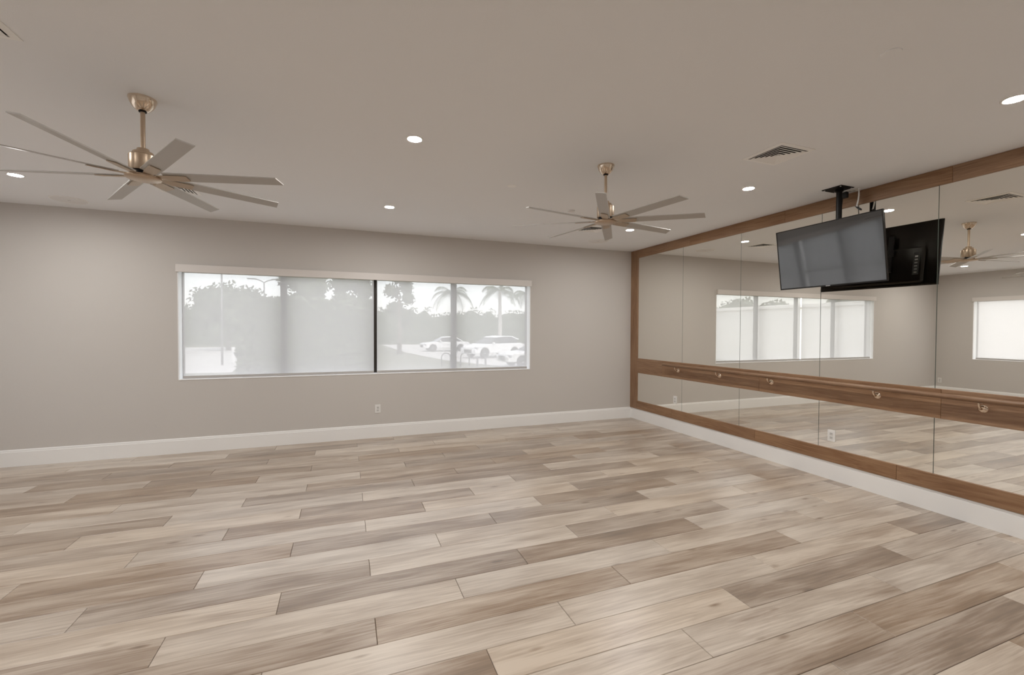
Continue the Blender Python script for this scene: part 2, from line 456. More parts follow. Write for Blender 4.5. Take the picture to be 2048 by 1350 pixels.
def baseboard(name, p0, p1, nrm):
    """Tall board with a small stepped bead along its top."""
    prof = [(0, 0), (0.016, 0), (0.016, 0.168), (0.011, 0.172), (0.011, 0.186), (0.006, 0.195), (0, 0.195)]
    p0, p1, nrm = Vector(p0), Vector(p1), Vector(nrm); mb = MB()
    a = mb.add([p0 + nrm * q[0] + Vector((0, 0, q[1])) for q in prof]); b = mb.add([p1 + nrm * q[0] + Vector((0, 0, q[1])) for q in prof])
    n = len(prof)
    for i in range(n): mb.face((a + i, a + (i + 1) % n, b + (i + 1) % n, b + i))
    mb.face([a + i for i in range(n)]); mb.face([b + i for i in range(n)])
    obj(name, mb.mesh(name, M['trim']), kind='structure')
baseboard('baseboard_back', (XL, YB, 0), (XR, YB, 0), (0, -1, 0))
baseboard('baseboard_right', (XR, YF, 0), (XR, YB - 0.016, 0), (-1, 0, 0))
baseboard('baseboard_left', (XL, YF, 0), (XL, YB - 0.016, 0), (1, 0, 0))
baseboard('baseboard_front', (XL + .016, YF, 0), (XR - .016, YF, 0), (0, 1, 0))

# ------------------------------------------------------------------ windows, shades, valances
def pbox(P, a, b, mb=None, bev=None):
    p, q = P(*a), P(*b)
    lo, hi = [min(p[i], q[i]) for i in range(3)], [max(p[i], q[i]) for i in range(3)]
    mb = mb or MB()
    return mb.bevbox(lo, hi, bev) if bev else mb.box(lo, hi)
def window(n, P, w, mulls):
    """Recess lining, dark frame with mullions, one glass pane per bay. mulls: (position, width)."""
    s0, s1, z0, z1 = w['s0'], w['s1'], w['z0'], w['z1']
    root = obj('window_%d' % n, None, kind='structure')
    jm = MB(); t = 0.008
    pbox(P, (s0, -0.004, z0), (s0 + t, 0.15, z1), jm); pbox(P, (s1 - t, -0.004, z0), (s1, 0.15, z1), jm)
    pbox(P, (s0 + t, -0.002, z1 - t), (s1 - t, 0.15, z1), jm)
    obj('jamb', jm.mesh('jamb', M['jamb']), root)
    obj('sill', pbox(P, (s0 + t, -0.006, z0 - 0.002), (s1 - t, 0.15, z0 + 0.010), bev=0.002).mesh('sill', M['jamb']), root)
    fr = MB(); fw = 0.022; d0, d1 = 0.15, 0.19
    a0, a1, b0, b1 = s0, s1, z0, z1
    pbox(P, (a0, d0, b0), (a0 + fw, d1, b1), fr); pbox(P, (a1 - fw, d0, b0), (a1, d1, b1), fr)
    pbox(P, (a0 + fw, d0, b0), (a1 - fw, d1, b0 + fw), fr); pbox(P, (a0 + fw, d0, b1 - fw), (a1 - fw, d1, b1), fr)
    obj('window_frame', fr.mesh('window_frame', M['bronze']), root)
    edges = [a0 + fw]
    for mx, mw in mulls:
        obj('mullion', pbox(P, (mx - mw / 2, d0 - 0.005, b0 + fw), (mx + mw / 2, d1, b1 - fw), bev=0.003).mesh('mullion', M['bronze']), root)
        edges += [mx - mw / 2, mx + mw / 2]
    edges.append(a1 - fw)
    for i in range(0, len(edges), 2):
        obj('pane', pbox(P, (edges[i], 0.167, b0 + fw), (edges[i + 1], 0.173, b1 - fw)).mesh('pane', M['glass']), root)
    return root
def shade(P, s0, s1, z0, z1, label):
    r = thing('roller_shade', label, 'roller shade', P((s0 + s1) / 2, 0.045, z0))
    inv = Vector(r.location)
    Q = lambda s, t, z: Vector(P(s, t, z)) - inv
    sh = MB(); k = sh.add([Q(s0, 0.0445, z0 + 0.034), Q(s1, 0.0445, z0 + 0.034), Q(s1, 0.0445, z1), Q(s0, 0.0445, z1)]); sh.face((k, k + 1, k + 2, k + 3))
    obj('shade_cloth', sh.mesh('shade_cloth', M['shade'], fix=False), r)
    obj('hem_bar', pbox(Q, (s0, 0.039, z0), (s1, 0.050, z0 + 0.036), bev=0.003).mesh('hem_bar', M['hem']), r)
    mb = MB(); rr = 0.019; a, b = Q(s0, 0.065, z1 - 0.005), Q(s1, 0.065, z1 - 0.005)
    mb.tube([a, b], rr, 12)
    obj('roller_tube', mb.mesh('roller_tube', M['white_plastic']), r)
def valance(P, s0, s1, z0, z1, label):
    v = thing('shade_valance', label, 'valance', P((s0 + s1) / 2, 0, z0))
    inv = Vector(v.location); Q = lambda s, t, z: Vector(P(s, t, z)) - inv
    obj('fascia', pbox(Q, (s0, -0.050, z0), (s1, -0.042, z1), bev=0.002).mesh('fascia', M['valance']), v)
    c = MB(); pbox(Q, (s0, -0.042, z0), (s0 + 0.006, -0.0005, z1), c); pbox(Q, (s1 - 0.006, -0.042, z0), (s1, -0.0005, z1), c)
    pbox(Q, (s0 + 0.006, -0.042, z1 - 0.005), (s1 - 0.006, -0.0005, z1), c)
    obj('end_cap', c.mesh('end_cap', M['valance']), v)
window(1, PB, W1, [(-0.812, 0.085), (0.418, 0.075), (1.633, 0.092)])
shade(PB, -1.972, 0.396, 0.957, 2.36, 'white see-through roller shade on the left half of the back wall window')
shade(PB, 0.440, 2.866, 0.957, 2.36, 'white see-through roller shade with cars and palms behind it')
valance(PB, -2.018, 2.910, 2.334, 2.432, 'long greige valance box above the back wall window')
window(2, PL, W2, [(2.49, 0.085), (3.69, 0.075), (4.89, 0.092)])
shade(PL, 1.34, 3.670, 0.937, 2.36, 'near roller shade of the left wall window, beyond the right edge of the photo')
shade(PL, 3.710, 6.035, 0.937, 2.36, 'bright white roller shade of the left wall window, reflected at the mirror edge')
valance(PL, 1.295, 6.085, 2.342, 2.440, 'valance box above the left wall window, seen in the mirror')

# ------------------------------------------------------------------ framed mirror on the right wall
wm = thing('wall_mirror', 'wall of mirror panels framed in brown oak boards above white baseboard', 'mirror', (XR, 4.0, 0.195))
o0 = Vector(wm.location)
def wbox(lo, hi): return [lo[i] - o0[i] for i in range(3)], [hi[i] - o0[i] for i in range(3)]
joints = [6.607, 5.483, 4.409, 3.350, 2.326, 1.268]
bk = MB()
bk.box(*wbox((XR - 0.003, 1.26, 0.32), (XR - 0.0005, 6.62, 2.95)))
obj('backing', bk.mesh('backing', M['mirror_back']), wm)
for z0, z1 in ((1.09, 2.925), (0.325, 0.86)):
    for a, b in zip(joints, joints[1:]):
        mb = MB(); lo, hi = wbox((XR - 0.010, b + 0.0016, z0), (XR - 0.003, a - 0.0016, z1)); mb.bevbox(lo, hi, 0.0012)
        me = mb.mesh('mirror_panel', [M['mirror'], M['mirror_edge']])
        for p in me.polygons: p.material_index = 0 if abs(p.normal.x) > 0.95 else 1
        obj('mirror_panel', me, wm)
def board(y0, y1, z0, z1, vertical=False, th=0.024):
    """One oak board; its mesh is laid along local x so that the grain runs along it."""
    L, Wd = (z1 - z0, y1 - y0) if vertical else (y1 - y0, z1 - z0)
    me = MB().bevbox((-L / 2, -th / 2, -Wd / 2), (L / 2, th / 2, Wd / 2), 0.0025).mesh('frame_board', M['frame_wood'])
    b = obj('frame_board', me, wm)
    b.location = Vector((XR - 0.0005 - th / 2, (y0 + y1) / 2, (z0 + z1) / 2)) - o0
    b.rotation_euler = (0, -PI / 2, PI / 2) if vertical else (0, 0, PI / 2)
    if vertical:
        b.rotation_euler = Matrix(((0, 1, 0), (0, 0, 1), (1, 0, 0))).to_euler()
YS = 6.605
board(YS, YB - 0.001, 0.1955, HC - 0.001, vertical=True)                   # stile by the corner
board(1.115, 1.268, 0.1955, HC - 0.001, vertical=True)                     # near stile (outside the frame)
for a, b in ((1.268, 2.23), (2.23, 3.78), (3.78, 5.33), (5.33, YS)): board(a + .0006, b - .0006, 2.908, HC - 0.001)
for a, b in ((1.268, 2.275), (2.275, 4.10), (4.10, 5.93), (5.93, YS)): board(a + .0006, b - .0006, 0.844, 1.106)
for a, b in ((1.268, 2.60), (2.60, 4.15), (4.15, 5.70), (5.70, YS)): board(a + .0006, b - .0006, 0.1955, 0.340)

# ------------------------------------------------------------------ ballet barre
bar = thing('ballet_barre', 'brown wooden ballet barre on metal brackets along the middle mirror board', 'barre', (XR - 0.024, 3.6, 0.978))
o1 = Vector(bar.location); RX = XR - 0.088
L_ = 5.84 - 1.30
mb = MB(); r = 0.0225
n = 20
mb.tube([(-L_ / 2, 0, 0), (-L_ / 2 + .004, 0, 0), (L_ / 2 - .004, 0, 0), (L_ / 2, 0, 0)], [r - .004, r, r, r - .004], n)
o = obj('rail', mb.mesh('rail', M['rail_wood']), bar); o.location = Vector((RX, (5.84 + 1.30) / 2, 1.0545)) - o1; o.rotation_euler = (0, 0, PI / 2)
def bracket_meshes():
    rose = MB(); prof = [(0.0, 0.020), (0.012, 0.0185), (0.022, 0.014), (0.032, 0.007), (0.035, 0.0)]
    rose.lathe(prof, 24)
    rose.v = [(-z, x, y) for (x, y, z) in rose.v]
    arm = MB(); pts = []
    for i in range(9):
        a = PI / 2 * i / 8
        pts.append((-0.018 - 0.046 * math.sin(a), 0, 0.0 + 0.046 * (1 - math.cos(a))))
    arm.tube([(-0.006, 0, 0)] + pts + [(-0.064, 0, 0.052)], 0.0095, 10)
    sad = MB(); sad.bevbox((-0.064 - 0.012, -0.028, 0.0505), (-0.064 + 0.012, 0.028, 0.0550), 0.0015)
    return rose.mesh('rose', M['nickel_polished']), arm.mesh('bracket_arm', M['nickel_polished']), sad.mesh('saddle', M['nickel_polished'])
RM, AM, SM = bracket_meshes()
for y in (5.556, 4.737, 3.931, 2.772, 2.0):
    a = obj('bracket', RM, bar, Vector((XR - 0.0245, y, 0.978)) - o1)
    obj('bracket_arm', AM, a); obj('saddle', SM, a)

# ------------------------------------------------------------------ outlets
def outlet(pos, face, label, decora=True):
    """face: direction the plate looks to, '-x', '-y' or '+x', '-z'. Local: plate in x/z, looking to -y."""
    t = thing('wall_outlet', label, 'outlet', pos)
    rot = {'-y': (0, 0, 0), '-x': (0, 0, -PI / 2), '+x': (0, 0, PI / 2), '-z': (PI / 2, 0, 0)}[face]
    t.rotation_euler = rot
    obj('cover_plate', MB().bevbox((-0.040, -0.0065, -0.062), (0.040, 0, 0.062), 0.0025).mesh('cover_plate', M['white_plastic']), t)
    for dz in (-0.0205, 0.0205):
        bm = MB().bevbox((-0.017, -0.0095, dz - 0.0145), (0.017, -0.006, dz + 0.0145), 0.0055)
        s = obj('socket', bm.mesh('socket', M['grey_plastic'] if decora else M['white_plastic']), t)
        sl = MB()
        for dx in (-0.0065, 0.0065): sl.box((dx - 0.0012, -0.0099, dz - 0.001), (dx + 0.0012, -0.0093, dz + 0.008))
        sl.box((-0.0022, -0.0099, dz - 0.0095), (0.0022, -0.0093, dz - 0.0055))
        obj('slot', sl.mesh('slot', M['slot']), s)
    return t
outlet((0.448, YB - 0.0005, 0.428), '-y', 'white wall outlet under the back wall window')
outlet((XR - 0.0105, 5.626, 0.500), '-x', 'white outlet set in the mirror panel nearest the corner')
outlet((XR - 0.0105, 3.209, 0.480), '-x', 'white outlet set low in the mirror below the television')
outlet((XL + 0.0005, 6.70, 0.35), '+x', 'small white outlet on the left wall, seen only in the mirror')

# ------------------------------------------------------------------ ceiling fans
def make_fan():
    f = thing('ceiling_fan', '', 'ceiling fan', (0, 0, HC))
    can = MB().lathe([(0.0, 0.0), (0.0725, 0.0), (0.0735, -0.006), (0.070, -0.016), (0.064, -0.034), (0.054, -0.052), (0.040, -0.068), (0.028, -0.076), (0.0, -0.076)], 40)
    obj('canopy', can.mesh('canopy', M['nickel_polished']), f)
    obj('canopy_collar', MB().lathe([(0.0, -0.0765), (0.021, -0.0765), (0.020, -0.084), (0.0, -0.084)], 24).mesh('canopy_collar', M['black']), f)
    obj('downrod', MB().lathe([(0.0, -0.084), (0.0125, -0.084), (0.0125, -0.325), (0.0, -0.325)], 20).mesh('downrod', M['nickel']), f)
    mot = MB().lathe([(0, -0.312), (0.030, -0.312), (0.032, -0.315), (0.032, -0.333), (0.052, -0.334), (0.054, -0.337), (0.054, -0.352),
                      (0.069, -0.353), (0.0735, -0.359), (0.0735, -0.448), (0.070, -0.455), (0.0, -0.455)], 40)
    obj('motor_housing', mot.mesh('motor_housing', M['nickel']), f)
    obj('motor_rim', MB().lathe([(0, -0.456), (0.060, -0.456), (0.060, -0.482), (0, -0.482)], 32).mesh('motor_rim', M['black']), f)
    cap = MB().lathe([(0, -0.483), (0.088, -0.483), (0.093, -0.488), (0.092, -0.497), (0.080, -0.503), (0.0, -0.507)], 40)
    obj('hub_cap', cap.mesh('hub_cap', M['nickel']), f)
    # blade: along local x, twisted by its pitch, slanted tip
    bl = MB(); th = 0.0045; pitch = math.radians(-13)
    sta = [(0.125, 0.044), (0.30, 0.044), (0.55, 0.042), (0.80, 0.040)]
    rings = []
    for i, (x, hw) in enumerate(sta):
        pts = []
        for sx, sy, sz in ((0, -hw, -th), (0, hw, -th), (0, hw, th * .4), (0, -hw, th * .4)):
            xx = x + (0.022 if (i == len(sta) - 1 and sy > 0) else 0)
            pts.append((xx, sy * math.cos(pitch) - sz * math.sin(pitch), -0.478 + sy * math.sin(pitch) + sz * math.cos(pitch)))
        rings.append(bl.add(pts))
    for A, B in zip(rings, rings[1:]):
        for q in range(4): bl.face((A + q, A + (q + 1) % 4, B + (q + 1) % 4, B + q))
    bl.face([rings[0] + q for q in range(4)]); bl.face([rings[-1] + q for q in range(4)])
    BM = bl.mesh('blade', M['blade'])
    br = MB()
    rings = []
    for x, hw, tw, dz in ((0.05, 0.018, 0.0, -0.480), (0.10, 0.022, 0.5, -0.4835), (0.15, 0.030, 1.0, -0.4865), (0.25, 0.030, 1.0, -0.4865), (0.262, 0.024, 1.0, -0.4860)):
        pts = []; p = pitch * tw
        for sy, sz in ((-hw, -.003), (hw, -.003), (hw, .002), (-hw, .002)):
            pts.append((x, sy * math.cos(p) - sz * math.sin(p), dz + sy * math.sin(p) + sz * math.cos(p)))
        rings.append(br.add(pts))
    for A, B in zip(rings, rings[1:]):
        for q in range(4): br.face((A + q, A + (q + 1) % 4, B + (q + 1) % 4, B + q))
    br.face([rings[0] + q for q in range(4)]); br.face([rings[-1] + q for q in range(4)])
    KM = br.mesh('blade_bracket', M['bracket'])
    for q in range(8):
        b = obj('blade', BM, f); b.rotation_euler = (0, 0, 2 * PI * q / 8)
        obj('blade_bracket', KM, b)
    return f
fan = make_fan()
fan2 = copy_tree(fan)
fan.location = (-1.183, 3.42, HC); fan.rotation_euler = (0, 0, math.radians(31))
fan2.location = (2.13, 3.325, HC); fan2.rotation_euler = (0, 0, math.radians(10))
tag(fan, 'large eight-blade brushed nickel ceiling fan above the left part of the room', 'ceiling fan', 'eight-blade ceiling fans')
tag(fan2, 'eight-blade brushed nickel ceiling fan nearer the mirror wall', 'ceiling fan', 'eight-blade ceiling fans')

# ------------------------------------------------------------------ recessed downlights
def make_downlight():
    t = thing('recessed_downlight', '', 'downlight', (0, 0, HC))
    ring = MB().lathe([(0.066, 0.0), (0.066, -0.003), (0.057, -0.005), (0.051, -0.003), (0.051, 0.0)], 32)
    obj('trim_ring', ring.mesh('trim_ring', M['white_plastic']), t)
    lens = MB().lathe([(0.0, -0.0025), (0.0508, -0.0025)], 32)
    obj('lens', lens.mesh('lens', M['lens']), t)
    return t
proto = make_downlight()
LIGHTS = [((0.492, 3.389), 'lit recessed downlight between the two ceiling fans'),
          ((0.489, 5.372), 'lit recessed downlight near the middle of the back wall window'),
          ((3.812, 3.333), 'lit recessed downlight between the air vent and the mirror wall'),
          ((3.823, 5.326), 'lit recessed downlight behind the right fan, near the mirror corner'),
          ((3.864, 1.462), 'lit recessed downlight at the right edge of the photo, nearest the camera'),
          ((-2.898, 5.551), 'lit recessed downlight at the left edge, above a fan blade tip'),
          ((-2.88, 3.40), None), ((-2.88, 1.45), None), ((0.49, 1.45), None), ((-2.88, -0.6), None), ((0.49, -0.6), None), ((3.85, -0.6), None)]
for i, ((x, y), lab) in enumerate(LIGHTS):
    t = proto if i == 0 else copy_tree(proto)
    t.location = (x, y, HC)
    if lab: tag(t, lab, 'downlight', 'recessed ceiling downlights')
    else: tag(t, 'recessed ceiling downlight overhead or behind the camera, outside the photo', 'downlight', 'downlights outside the photo')

# ------------------------------------------------------------------ air vents
def make_vent():
    t = thing('air_vent', '', 'air vent', (0, 0, HC))
    def ring(mb, a, za, b, zb):
        A = mb.add([(-a, -a, za), (a, -a, za), (a, a, za), (-a, a, za)]); B = mb.add([(-b, -b, zb), (b, -b, zb), (b, b, zb), (-b, b, zb)])
        for q in range(4): mb.face((A + q, A + (q + 1) % 4, B + (q + 1) % 4, B + q))
        return A, B
    fr = MB()
    ring(fr, 0.182, 0.0, 0.182, -0.004); ring(fr, 0.182, -0.004, 0.150, -0.009); ring(fr, 0.150, -0.009, 0.150, 0.0)
    obj('vent_frame', fr.mesh('vent_frame', M['vent_white']), t)
    obj('duct_shade_plate', MB().box((-0.150, -0.150, -0.0015), (0.150, 0.150, -0.0005)).mesh('duct_shade_plate', M['vent_shade']), t)  # flat dark plate under the uncut ceiling, painted as the duct's inner shade
    for i in range(5):
        a = 0.143 - 0.0265 * i
        mb = MB(); z0, z1 = -0.005 - 0.0008 * i, -0.0125 - 0.0008 * i
        z0, z1 = z1, z0; ring(mb, a, z0, a - 0.0228, z1); ring(mb, a - 0.0228, z1, a - 0.0228, z1 + 0.0015); ring(mb, a - 0.0228, z1 + .0015, a, z0 + 0.0015)
        ring(mb, a, z0 + .0015, a, z0)
        obj('louver', mb.mesh('louver', M['vent_white']), t)
    mb = MB(); a = 0.0115
    z = -0.014
    n = mb.add([(-a, -a, z), (a, -a, z), (a, a, z), (-a, a, z), (-a, -a, z + .004), (a, -a, z + .004), (a, a, z + .004), (-a, a, z + .004)])
    for q in ((0, 3, 2, 1), (4, 5, 6, 7), (0, 1, 5, 4), (1, 2, 6, 5), (2, 3, 7, 6), (3, 0, 4, 7)): mb.face([n + i for i in q])
    obj('center_plate', mb.mesh('center_plate', M['vent_white']), t)
    return t
v0 = make_vent()
for i, ((x, y), lab) in enumerate([((3.292, 2.605), 'square white ceiling air vent in front of the television'),
                                  ((3.29, 5.47), 'square ceiling air vent partly hidden by the right fan'),
                                  ((-1.62, 5.47), 'square ceiling air vent partly hidden by the left fan blades'),
                                  ((-1.685, 2.77), 'ceiling air vent cut off at the top left corner of the photo')]):
    t = v0 if i == 0 else copy_tree(v0)
    t.location = (x, y, HC); tag(t, lab, 'air vent', 'square ceiling air vents')

# ------------------------------------------------------------------ ceiling speakers, small plates
def make_speaker():
    t = thing('ceiling_speaker', '', 'speaker', (0, 0, HC))
    obj('grille', MB().lathe([(0.0, -0.008), (0.10, -0.0075), (0.150, -0.006), (0.153, -0.0055)], 40).mesh('grille', M['speaker_grille']), t)
    obj('rim', MB().lathe([(0.153, -0.0045), (0.156, -0.0075), (0.162, -0.006), (0.164, 0.0)], 40).mesh('rim', M['vent_white']), t)
    obj('badge', MB().bevbox((-0.012, -0.006, -0.0092), (0.012, 0.006, -0.0078), 0.001).mesh('badge', M['hem']), t)
    return t
s0 = make_speaker(); s1 = copy_tree(s0)
s0.location = (-2.894, 6.40, HC); s1.location = (3.82, 6.17, HC)
tag(s0, 'round flush ceiling speaker near the left end of the back wall', 'speaker', 'round ceiling speakers')
tag(s1, 'round flush ceiling speaker in the corner by the mirror wall', 'speaker', 'round ceiling speakers')
def disc(pos, r, h, label, mat, cat, name):
    t = obj(name, MB().lathe([(0, -h), (r * .86, -h), (r * .97, -h * .8), (r, -h * .3), (r, 0), (0, 0)], 32).mesh(name, mat))
    t.location = (*pos, HC); tag(t, label, cat)
disc((2.636, 1.455), 0.046, 0.006, 'small round flush ceiling cover at the upper right, nearest the camera', M['ceiling'], 'cover', 'sprinkler_cover')
disc((2.545, 4.72), 0.045, 0.016, 'small round sprinkler cover on the ceiling just left of the right fan', M['speaker_grille'], 'cover', 'sprinkler_cover')
disc((1.56, 4.135), 0.045, 0.003, 'faint round white plate on the ceiling left of the right fan', M['vent_white'], 'cover', 'ceiling_plate')

# ------------------------------------------------------------------ television and its ceiling mount
BRc, BLc, TRc = Vector((4.543, 2.498, 2.065)), Vector((4.593, 3.572, 2.070)), Vector((4.456, 2.500, 2.702))
ux = (BLc - BRc).normalized()
uz = (TRc - BRc); TVH = uz.length; uz = (uz - ux * uz.dot(ux)).normalized()
uy = uz.cross(ux)                      # out of the back of the set
TVW = (BLc - BRc).length
if uy.x < 0: uy = -uy
# local frame: x from near to far edge, y out of the back, z up
tvm = Matrix((ux, uy, uz)).transposed().to_4x4(); tvm.translation = BRc
tv = thing('television', 'black flat television hung from the ceiling, tilted down before the mirror', 'television')
tv.matrix_world = tvm
if tvm.determinant() < 0: print('left-handed television frame')
b_ = 0.009
fr = MB()
fr.box((0, 0, 0), (TVW, 0.012, b_ * 1.5)); fr.box((0, 0, TVH - b_), (TVW, 0.012, TVH)); fr.box((0, 0, b_ * 1.5), (b_, 0.012, TVH - b_)); fr.box((TVW - b_, 0, b_ * 1.5), (TVW, 0.012, TVH - b_))
obj('bezel', fr.mesh('bezel', M['black_plastic']), tv)
obj('screen', MB().box((b_, 0.0022, b_ * 1.5), (TVW - b_, 0.006, TVH - b_)).mesh('screen', M['screen']), tv)
obj('back_shell', MB().bevbox((0.001, 0.0122, 0.001), (TVW - 0.001, 0.030, TVH - 0.001), 0.012).mesh('back_shell', M['black_plastic']), tv)
obj('rear_cover', MB().bevbox((0.10, 0.0302, 0.02), (TVW - 0.10, 0.070, TVH * 0.60), 0.022).mesh('rear_cover', M['black_plastic']), tv)
obj('badge', MB().bevbox((TVW / 2 - 0.022, -0.002, 0.0015), (TVW / 2 + 0.022, 0.0005, 0.009), 0.0008).mesh('badge', M['chrome']), tv)
pp = MB(); pp.bevbox((0.135, 0.0702, 0.10), (0.185, 0.073, 0.32), 0.001)
pt = obj('port_panel', pp.mesh('port_panel', M['car_trim']), tv)
pr_ = MB()
for i in range(6): pr_.box((0.148, 0.0728, 0.115 + 0.032 * i), (0.172, 0.0738, 0.130 + 0.032 * i))
obj('port', pr_.mesh('port', M['chrome']), pt)
obj('rating_label', MB().box((0.64, 0.0702, 0.12), (0.78, 0.0708, 0.21)).mesh('rating_label', M['hem']), tv)

PX, PY = 4.665, 3.005
mt = thing('tv_ceiling_mount', 'black steel ceiling plate and pole that carry the television', 'tv mount', (PX, PY, HC))
o2 = Vector(mt.location)
pl = obj('mounting_plate', MB().bevbox((4.552 - PX, 2.914 - PY, -0.007), (4.748 - PX, 3.107 - PY, -0.0002), 0.002).mesh('mounting_plate', M['black']), mt)
BO = MB().lathe([(0, -0.013), (0.006, -0.012), (0.008, -0.0072)], 10).mesh('bolt', M['chrome'])
for dx, dy in ((-.095, -.073), (.065, -.073), (-.095, .083), (.065, .083)): obj('bolt', BO, pl, (dx, dy, 0))
obj('pole', MB().lathe([(0, -0.0072), (0.0255, -0.0072), (0.0255, -0.72), (0, -0.72)], 24).mesh('pole', M['black']), mt)
obj('pole_collar', MB().lathe([(0.0257, -0.0075), (0.036, -0.0075), (0.036, -0.030), (0.0257, -0.034)], 24).mesh('pole_collar', M['black']), mt)
def tvpt(x, y, z): return (tvm @ Vector((x, y, z))) - o2
def tvbox(mb, lo, hi):
    n = mb.add([tvpt(x, y, z) for z in (lo[2], hi[2]) for (x, y) in ((lo[0], lo[1]), (hi[0], lo[1]), (hi[0], hi[1]), (lo[0], hi[1]))])
    for q in ((0, 3, 2, 1), (4, 5, 6, 7), (0, 1, 5, 4), (1, 2, 6, 5), (2, 3, 7, 6), (3, 0, 4, 7)): mb.face([n + i for i in q])
for cx in (0.38, 0.64):
    mb = MB(); tvbox(mb, (cx - 0.022, 0.0712, 0.14), (cx + 0.022, 0.088, 0.52)); obj('vertical_arm', mb.mesh('vertical_arm', M['black']), mt)
mb = MB(); tvbox(mb, (0.34, 0.0884, 0.30), (0.68, 0.100, 0.37)); obj('cross_bar', mb.mesh('cross_bar', M['black']), mt)
mb = MB(); tvbox(mb, (0.455, 0.1004, 0.27), (0.555, 0.150, 0.40)); obj('tilt_head', mb.mesh('tilt_head', M['black']), mt)

# power point in the ceiling, plug, cord and loose cable
outlet_c = outlet((4.838, 2.992, HC - 0.0005), '-z', 'white outlet plate on the ceiling behind the television mount')
pc = thing('power_cord', 'black plug in the ceiling outlet with its thin cord to the television', 'cord', (4.80, 3.05, HC))
o3 = Vector(pc.location)
obj('plug', MB().bevbox((4.785 - o3.x, 3.012 - o3.y, -0.070), (4.825 - o3.x, 3.075 - o3.y, -0.0105), 0.006).mesh('plug', M['cable_black']), pc)
obj('cord', MB().tube([Vector(p) - o3 for p in ((4.80, 3.058, 2.982), (4.80, 3.060, 2.94), (4.792, 3.064, 2.88), (4.79, 3.060, 2.80), (4.78, 3.05, 2.72), (4.74, 3.05, 2.60), (4.68, 3.08, 2.50))], 0.0035, 8).mesh('cord', M['cable_black']), pc)
wc = thing('white_cable', 'loose white cable hanging from the ceiling with a black connector at its end', 'cable', (4.80, 2.89, HC))
o4 = Vector(wc.location)
pts = [(4.812, 2.915, 3.049), (4.812, 2.912, 3.02), (4.808, 2.909, 2.97), (4.803, 2.910, 2.93), (4.801, 2.918, 2.89), (4.80, 2.926, 2.858)]
obj('cable', MB().tube([Vector(p) - o4 for p in pts], 0.0065, 10).mesh('cable', M['white_plastic']), wc)
obj('connector', MB().tube([Vector(p) - o4 for p in ((4.80, 2.935, 2.870), (4.80, 2.922, 2.858), (4.80, 2.905, 2.843), (4.80, 2.885, 2.826), (4.80, 2.878, 2.818))], [0.005, 0.007, 0.0095, 0.0095, 0.006], 10).mesh('connector', M['cable_black']), wc)

# ------------------------------------------------------------------ outdoors: ground
obj('ground', MB().box((-120, YB + WT + 0.02, GZ - 0.3), (120, 140, GZ)).mesh('ground', M['grass']), kind='structure')
obj('ground_side', MB().box((-120, -60, GZ - 0.3), (XL - WT - 0.02, YB + WT + 0.02, GZ)).mesh('ground_side', M['grass']), kind='structure')
def slab(poly, name):
    obj(name, MB().prism(poly, 2, GZ - 0.05, GZ + 0.012).mesh(name, M['concrete']), kind='structure')
slab([(5.2, 41), (4.6, 62), (60, 62), (60, 18), (10.2, 20), (6.6, 29.5)], 'parking_lot')
slab([(-15.4, 25), (-5.2, 25), (-9.2, 58), (-60, 58), (-60, 35), (-15.4, 35)], 'road')
slab([(-15.4, -30), (-6, -30), (-6, 22), (-15.4, 22)], 'side_drive')

# ------------------------------------------------------------------ outdoors: plants
def leaf_cloud(blobs, n, size, seed):
    r = random.Random(seed); mb = MB()
    tot = sum(b[3] ** 2 for b in blobs)
    for (x, y, z, rad, sq) in blobs:
        for _ in range(int(n * rad * rad / tot)):
            d = Vector((r.gauss(0, 1), r.gauss(0, 1), r.gauss(0, 1))).normalized()
            rr = rad * (0.60 + 0.45 * r.random())
            p = Vector((x + d.x * rr, y + d.y * rr, z + d.z * rr * sq))
            a = Vector((r.gauss(0, 1), r.gauss(0, 1), r.gauss(0, 1))).normalized(); b = a.orthogonal().normalized()
            s = size * (0.45 + 0.7 * r.random())
            k = mb.add([p - a * s, p + b * s * .55, p + a * s, p - b * s * .55]); mb.face((k, k + 1, k + 2, k + 3))
        bm = bmesh.new(); bmesh.ops.create_icosphere(bm, subdivisions=2, radius=rad * 0.72)
        for v in bm.verts: v.co = Vector((v.co.x * (1 + r.uniform(-.12, .12)) + x, v.co.y * (1 + r.uniform(-.12, .12)) + y, v.co.z * sq + z))
        mb.addbm(bm)
    return mb
def tree(x, y, h, r, label, seed, mat='leaf', n=2600, trunk=True, group='trees beyond the windows'):
    t = thing('broadleaf_tree', label, 'tree', (x, y, GZ), group)
    rr = random.Random(seed); blobs = []
    for i in range(9):
        a = rr.uniform(0, 2 * PI); q = r * rr.uniform(0.25, 0.75)
        blobs.append((math.cos(a) * q, math.sin(a) * q, h - r * 0.8 + rr.uniform(-.45, .45) * r, r * rr.uniform(.38, .6), 0.85))
    blobs.append((0, 0, h - r * .75, r * .72, 0.9))
    for i in range(10):
        a = rr.uniform(0, 2 * PI); blobs.append((math.cos(a) * r * .62, math.sin(a) * r * .45, h * rr.uniform(.25, .8), r * rr.uniform(.4, .62), 1.0))
    obj('foliage', leaf_cloud(blobs, n, 0.16 + r * 0.03, seed).mesh('foliage', M[mat], fix=False), t)
    obj('trunk', MB().tube([(0, 0, 0), (0.05, 0, h * .3), (0.0, 0.05, h * .65)], [0.22, 0.17, 0.10], 10).mesh('trunk', M['bark']), t)
